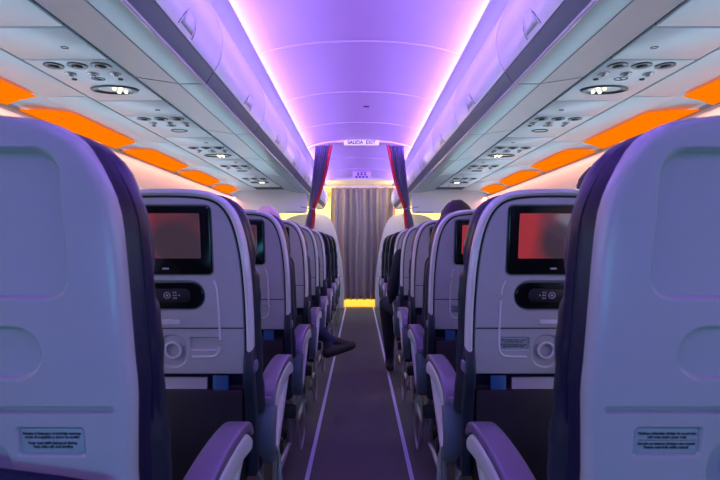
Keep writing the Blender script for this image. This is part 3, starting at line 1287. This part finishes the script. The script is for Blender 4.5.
    dg = bpy.context.evaluated_depsgraph_get()
    m3 = bpy.data.meshes.new_from_object(o.evaluated_get(dg))
    m3.name = name
    o.modifiers.clear()
    o.data = m3
    for q in mats:
        m3.materials.append(M[q])
    seg = {'skin': [], 'top': [], 'leg': [], 'shoe': []}
    for a, b2 in E:
        ks = a[:2] + b2[:2]
        pa, pb = J[a], J[b2]
        if b2[:2] in ('he', 'to'):
            kd = 'shoe'
        elif a[:2] == 'pa' or b2[:2] == 'pa' or a[0] == 'f' or b2[0] == 't' and len(b2) == 2 or b2 == 'headb':
            kd = 'skin'
        elif a[:2] in ('hp', 'kn') or b2[:2] == 'hp':
            kd = 'leg'
        else:
            kd = 'top'
        seg[kd].append((pa, pb, max(rad[a], rad[b2])))
    seg['skin'].append((hp, hp + Vector((0, 0, .01)), .12))
    seg['skin'].append((J['headb'], hp, .06))
    order_ = ['skin', 'top', 'leg', 'shoe']

    def dist(p, a, b2):
        ab = b2 - a
        t2 = max(0, min(1, (p - a).dot(ab) / (ab.length_squared or 1)))
        return (p - a - ab * t2).length
    for p in m3.polygons:
        c = p.center
        best = min((dist(c, a, b2) - r_ * .9, order_.index(kd)) for kd in order_ for a, b2, r_ in seg[kd])
        p.material_index = best[1]
        p.use_smooth = True
    o.location = loc
    # hair
    if hairmode:
        bmh = bmesh.new()
        bmesh.ops.create_uvsphere(bmh, u_segments=28, v_segments=20, radius=1)
        kill = []
        for v in bmh.verts:
            x, y, z = v.co
            if z < -.55 or (y > .35 and z < .45):
                kill.append(v)
        bmesh.ops.delete(bmh, geom=kill, context='VERTS')
        for v in bmh.verts:
            x, y, z = v.co
            k2 = 1.0 + .025 * math.sin(13 * x + 9 * z) * math.sin(11 * y)
            v.co = hp + Vector((x * .088 * k2, y * .106 * k2 - .004, z * .130 * k2))
        h = obj('hair', bmh, M[hairmode], o)
        sm2 = h.modifiers.new('t', 'SOLIDIFY')
        sm2.thickness = .012
        sm2.offset = -1
    bme = bmesh.new()
    for dx in (-.030, .030):
        t = bmesh.new()
        bmesh.ops.create_uvsphere(t, u_segments=10, v_segments=8, radius=.011)
        for v in t.verts:
            v.co += hp + Vector((dx, .083, .004))
        merge(bme, t)
    e = obj('eyes', bme, M['paper'], o)
    tag(o, label, 'person')
    return o


def seated(**kw):
    J = dict(pelvis=(0, .30, .585), spine=(0, .245, .75), chest=(0, .225, .93), neck=(0, .225, 1.06), headb=(0, .235, 1.10),
             shl=(-.16, .22, .985), ell=(-.185, .27, .745), wrl=(-.10, .47, .66),
             shr=(.16, .22, .985), elr=(.185, .27, .745), wrr=(.10, .47, .66),
             hpl=(-.085, .33, .565), knl=(-.10, .68, .565), anl=(-.10, .68, .11),
             hpr=(.085, .33, .565), knr=(.10, .68, .565), anr=(.10, .68, .11))
    J.update(kw)
    return J


make_person('person', (-.53, ROWS[2], 0), seated(neck=(.04, .225, 1.06), headb=(.07, .235, 1.10)), None, ('skin2', 'shirt', 'jeans', 'shoe'),
            'passenger with pale bald head rising behind the third-row seat on the left', None, (.085, .25, 1.158))
make_person('person', (.53, ROWS[2], 0), seated(neck=(-.03, .225, 1.06), headb=(-.05, .235, 1.10)), None, ('skin', 'shirt', 'jeans', 'shoe'),
            'passenger with short dark hair rising above the third-row seat on the right', 'hair', (-.062, .25, 1.172))
make_person('person', (.90, ROWS[1], 0), seated(neck=(-.04, .225, 1.08), headb=(-.07, .235, 1.14)), None, ('skin', 'shirt', 'jeans', 'shoe'),
            'passenger with dark hair just showing above the second-row seat on the right', 'hair', (-.095, .26, 1.225))
make_person('person', (-SX, ROWS[3], 0),
            seated(knr=(.12, .66, .60), anr=(.305, .78, .39), tdr=(.165, .05, -.045), hdr=(-.01, -.03, -.085), knl=(-.06, .68, .55)),
            None, ('skin', 'shirt', 'jeans', 'shoe'), 'passenger on the left in dark trousers, crossed leg and dark shoe in the aisle', 'hair', (0, .24, 1.10))
make_person('person', (.46, ROWS[4], 0),
            seated(shl=(-.14, .10, 1.00), ell=(-.21, .17, .73), wrl=(-.20, .40, .64), knl=(-.235, .55, .60), anl=(-.20, .62, .12), hpl=(-.10, .33, .565)),
            None, ('skin', 'jacket', 'jacket', 'shoe'), 'passenger in dark navy clothes leaning into the aisle from the right seats', 'hair', (0, .25, 1.10))
